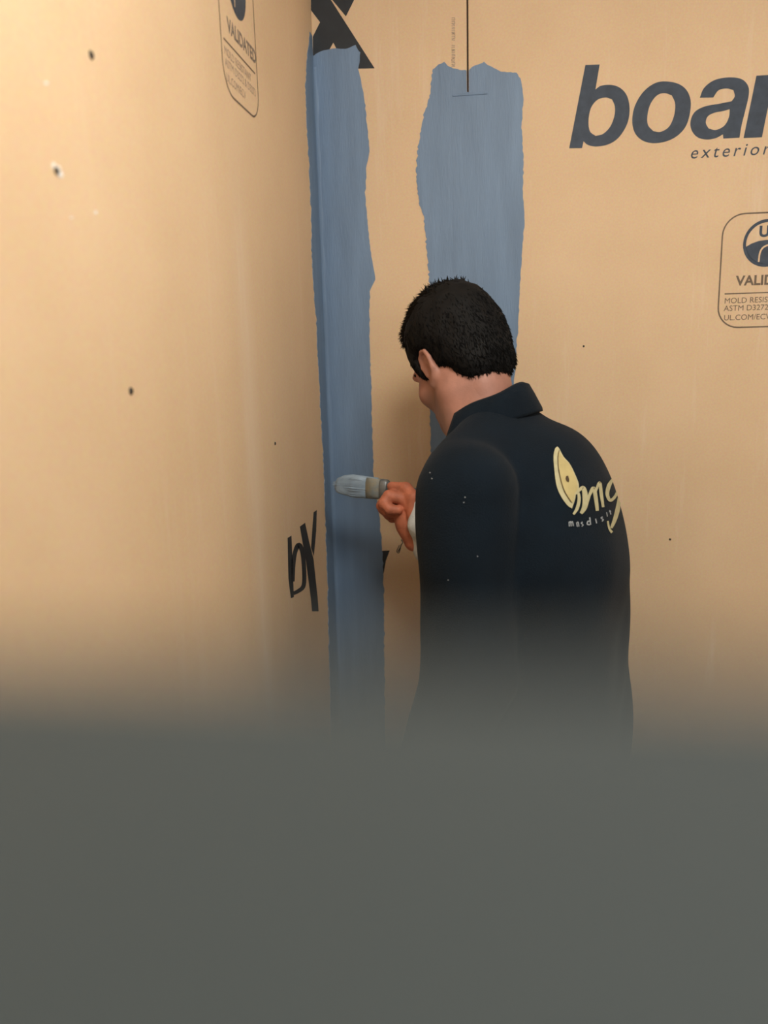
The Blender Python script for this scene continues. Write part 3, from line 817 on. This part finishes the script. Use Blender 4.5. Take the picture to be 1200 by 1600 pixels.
print_shape('back_print', [t6(smooth_poly(disc, 4))], [
    s6([(440,690),(468,682),(478,760),(455,860),(412,928)], [20,30,38,38,24]),
    s6([(455,675),(520,618),(545,690),(545,830),(500,918)], [22,44,62,64,34]),
    s6([(500,905),(545,860),(600,700),(645,625),(672,740),(690,888)], [26,40,34,44,46,36]),
    s6([(660,690),(715,560),(735,690),(758,845)], [22,36,40,30]),
    s6([(878,510),(828,590),(806,690),(838,765),(890,730),(925,665)], [26,48,44,34,34,30]),
    s6([(948,735),(925,880),(890,1000),(852,1090)], [38,56,46,28]),
    s6([(812,1008),(828,1090),(862,1142)], [20,24,30])], M_print, .0016)
print_shape('print_detail', [t6(smooth_poly(inner, 4))], [], M_print_y, .0024)
print_shape('print_detail', [], [s6([(244,190),(230,290),(245,450),(300,650),(385,792)], [6,9,9,9,6])], M_print_d, .0032)
print_shape('print_detail', [t6([(322,490),(345,485),(358,530),(352,560),(328,548),(316,520)])], [], M_print_d, .0034, 1)
sm = lambda pts_, w=11: s6(pts_, w)
print_shape('print_small_text', [], [
    sm([(360,1015),(364,1070)]), sm([(362,1030),(378,1014),(386,1068)]), sm([(386,1030),(400,1014),(410,1066)]),
    sm([(448,1022),(456,1074)]), sm([(450,1030),(466,1020),(474,1072)]),
    sm([(518,1018),(502,1030),(522,1052),(508,1070)]),
    sm([(600,965),(610,1050)], 14), sm([(604,1008),(578,1012),(572,1044),(602,1050)], 14),
    sm([(668,980),(680,1034)], 12), sm([(752,960),(732,972),(758,994),(742,1010)], 13),
    sm([(796,905),(806,955)], 9), sm([(832,880),(846,932)], 12), sm([(826,900),(850,892)], 9)], M_print_w, .0018, 1)
for x, y_ in ((672,738),(675,747),(726,776),(724,784),(745,868),(700,905)):
    print_shape('paint_speck', [T([(0,0),(7,2),(6,8),(1,7)], x, y_, 4.0)], [], M_print_w, .0014, 1)

# trousers and shoes
tr = Field((-0.22, -0.28, 0.04), (0.24, 0.28, up(0.98)), 0.0075)
for s_ in (1, -1):
    tr.cone((-0.085, s_ * .062, 0.96), (-0.08, s_ * .085, 0.84), .112, .112, .05)
    tr.chain([(-0.08, s_ * .09, 0.86), (-0.035, s_ * .105, 0.50), (-0.012, s_ * .115, 0.11)], [.105, .078, .064], .03)
tr.ripple(.004, (25, 45), 9)
tr.add(lambda X, Y, Z: Z - 0.075, (-.3, -.4, 0), (.4, .4, .075), .004, 's')
part('trousers', tr, M_trouser)
for s_ in (1, -1):
    sf = Field((-0.12, s_ * .12 - .09, -0.01), (0.24, s_ * .12 + .09, 0.17), 0.004)
    sf.cone((-0.035, s_ * .115, 0.048), (0.05, s_ * .12, 0.048), .042, .045, .02); sf.cone((0.05, s_ * .12, 0.045), (0.145, s_ * .128, 0.036), .045, .036, .02)
    sf.cone((-0.02, s_ * .115, 0.05), (-0.015, s_ * .115, 0.12), .040, .043, .02)
    sf.add(lambda X, Y, Z: Z - 0.016, (-.3, s_ * .12 - .2, -.1), (.4, s_ * .12 + .2, .016), .003, 's')
    shoe = part('shoe', sf, M_shoe)
    ss = Field((-0.12, s_ * .12 - .09, -0.02), (0.24, s_ * .12 + .09, 0.05), 0.003)
    ss.cone((-0.035, s_ * .115, 0.012), (0.05, s_ * .12, 0.012), .045, .049, .01); ss.cone((0.05, s_ * .12, 0.012), (0.148, s_ * .128, 0.012), .049, .039, .01)
    ss.add(lambda X, Y, Z: Z - 0.001, (-.3, s_ * .12 - .2, -.1), (.4, s_ * .12 + .2, .001), .001, 's')
    ss.add(lambda X, Y, Z: 0.019 - Z, (-.3, s_ * .12 - .2, .019), (.4, s_ * .12 + .2, .1), .001, 's')
    part('sole', ss, M_sole, shoe)

# gloved right hand closed on the brush handle
D0 = 1.600
gl = Field(V3(hand_c - Vector((.11, .11, .13))), V3(hand_c + Vector((.11, .11, .13))), 0.0022)
g = lambda px, py, dd=0.0: V3(LP(px, py, D0 + dd))
gl.chain([g(647, 846), g(640, 818), g(632, 792)], [.020, .024, .024], .02)
gl.chain([g(648, 846, .03), g(642, 818, .035), g(634, 792, .035)], [.020, .024, .022], .02)
for i in range(4):
    dd = -.020 + .021 * i; y_ = i * 4.2; sft = (0, -3, -1, 4)[i]
    gl.chain([g(640, 792, dd), g(634 + sft, 780 + y_, dd), g(608 + sft, 775 + y_, dd), g(600 + sft, 786 + y_, dd - .003), g(609 + sft, 796 + y_, dd - .005), g(622 + sft, 797 + y_, dd - .005)],
             [.014, .0135, .012, .0115, .0105, .0095], .003)
gl.chain([g(648, 806, -.030), g(646, 778, -.030), g(634, 763, -.018), g(612, 760, -.006)], [.016, .014, .012, .0095], .005)
glove = tag(part('work_glove', gl, M_glove), 'orange rubber-coated work glove with white knit back')
kn = Field(V3(hand_c - Vector((.13, .13, .15))), V3(hand_c + Vector((.13, .13, .13))), 0.0025)
fa = (el_r - wrist).normalized()
kn.chain([g(655, 789, -.034), g(658, 820, -.036), V3(wrist), V3(wrist + fa * .05)], [.015, .022, .030, .038], .02)
kn.chain([g(656, 795, .03), g(662, 825, .035)], [.018, .026], .02)
part('knit_cuff', kn, M_knit, glove)
hm_ = Field(V3(hand_c - Vector((.11, .11, .11))), V3(hand_c + Vector((.11, .11, .11))), 0.002)
hm_.chain([g(638, 773, -.034), g(650, 777, -.036), g(658, 779, -.030)], [.0035, .004, .004], .003)
part('glove_trim', hm_, M_yellow, glove)

# ------------------------------------------------------------------ the brush
ax0 = P(528, 757, 1.665); ax1 = P(655, 770, 1.598)
brush = bpy.data.objects.new('paint_brush', None); C.objects.link(brush)
tag(brush, 'flat paint brush with blue-grey loaded bristles held against the corner', 'paint brush')
bx_ = (ax1 - ax0).normalized()
vz = Vector((0, 0, 1)); bw = (vz - bx_ * vz.dot(bx_)).normalized(); bt = bx_.cross(bw)
brush.matrix_world = Matrix.Translation(ax1) @ Matrix((bx_, bw, bt)).transposed().to_4x4()
LB = (ax1 - ax0).length
def loft(name, secs, m, parent, n=20, power=2.6, jit=0.0):
    """sections (x, half width, half thickness, y offset) along the brush axis, superellipse outline"""
    bm = bmesh.new(); rows = []; rn_ = random.Random(5)
    for x, w, t, yo in secs:
        row = []
        for k in range(n):
            a_ = 2 * math.pi * k / n; c_, s2 = math.cos(a_), math.sin(a_)
            row.append(bm.verts.new((x + rn_.uniform(-jit, jit), yo + w * math.copysign(abs(c_)**(2 / power), c_), t * math.copysign(abs(s2)**(2 / power), s2))))
        rows.append(row)
    for a_, b_ in zip(rows[:-1], rows[1:]):
        for i in range(n): bm.faces.new((a_[i], a_[(i+1) % n], b_[(i+1) % n], b_[i]))
    bm.faces.new(rows[0]); bm.faces.new(rows[-1]); bmesh.ops.recalc_face_normals(bm, faces=bm.faces[:])
    me = bpy.data.meshes.new(name); bm.to_mesh(me); bm.free(); return link(name, me, m, parent, True)
px1 = LB / 132.0
X = lambda px: (px - 655) * px1
br = loft('bristles', [(X(519), .010, .002, -.004), (X(523), .016, .004, -.002), (X(533), .021, .006, .0), (X(548), .0235, .008, .001), (X(575), .0225, .010, .0)], M_bristle, brush, jit=.0012)
tag(br, 'bristles loaded with blue-grey coating')
tag(loft('bristle_root', [(X(572), .0226, .0105, 0), (X(585), .0215, .0110, 0), (X(596), .0205, .0110, 0)], M_bristle_root, brush), 'pale bristles near the ferrule')
loft('ferrule', [(X(594), .0205, .0115, 0), (X(596), .0212, .0120, 0), (X(604), .0205, .0118, 0), (X(606), .019, .011, 0)], M_ferrule, brush)
loft('handle', [(X(605), .0170, .0095, 0), (X(612), .0125, .0085, 0), (X(622), .0085, .0075, 0), (X(640), .0080, .0070, 0), (X(660), .0100, .0075, 0), (X(690), .0115, .0080, 0), (X(706), .0080, .0060, 0), (X(710), .003, .003, 0)], M_handle, brush)

bm = bmesh.new(); bm.from_mesh(br.data); rn = random.Random(17)
for _ in range(260):
    a_ = rn.uniform(0, 2 * math.pi); q = math.sqrt(rn.random()); y0 = .0222 * q * math.cos(a_); z0 = .0098 * q * math.sin(a_)
    xa = X(590); xb = X(517 + 14 * (abs(y0) / .022)**2 + rn.uniform(-3, 9)); k = rn.uniform(.75, 1.12)
    p0 = Vector((xa, y0, z0)); p1 = Vector((X(548), y0 * 1.07 + rn.gauss(0, .0006), z0 * .95 + math.copysign(.0006, z0))); p2 = Vector((xb, y0 * k * .9 - .002, z0 * .35))
    r_ = rn.uniform(.0005, .0009); ring_ = []
    for p, rr_ in ((p0, r_), (p1, r_ * 1.2), (p2, r_ * .5)):
        ring_.append([bm.verts.new(p + Vector((0, rr_ * math.cos(t), rr_ * math.sin(t)))) for t in (0, 2.09, 4.19)])
    for r1, r2 in zip(ring_[:-1], ring_[1:]):
        for i in range(3): bm.faces.new((r1[i], r1[(i + 1) % 3], r2[(i + 1) % 3], r2[i]))
bmesh.ops.recalc_face_normals(bm, faces=bm.faces[:]); bm.to_mesh(br.data); bm.free(); br['kind'] = 'stuff'
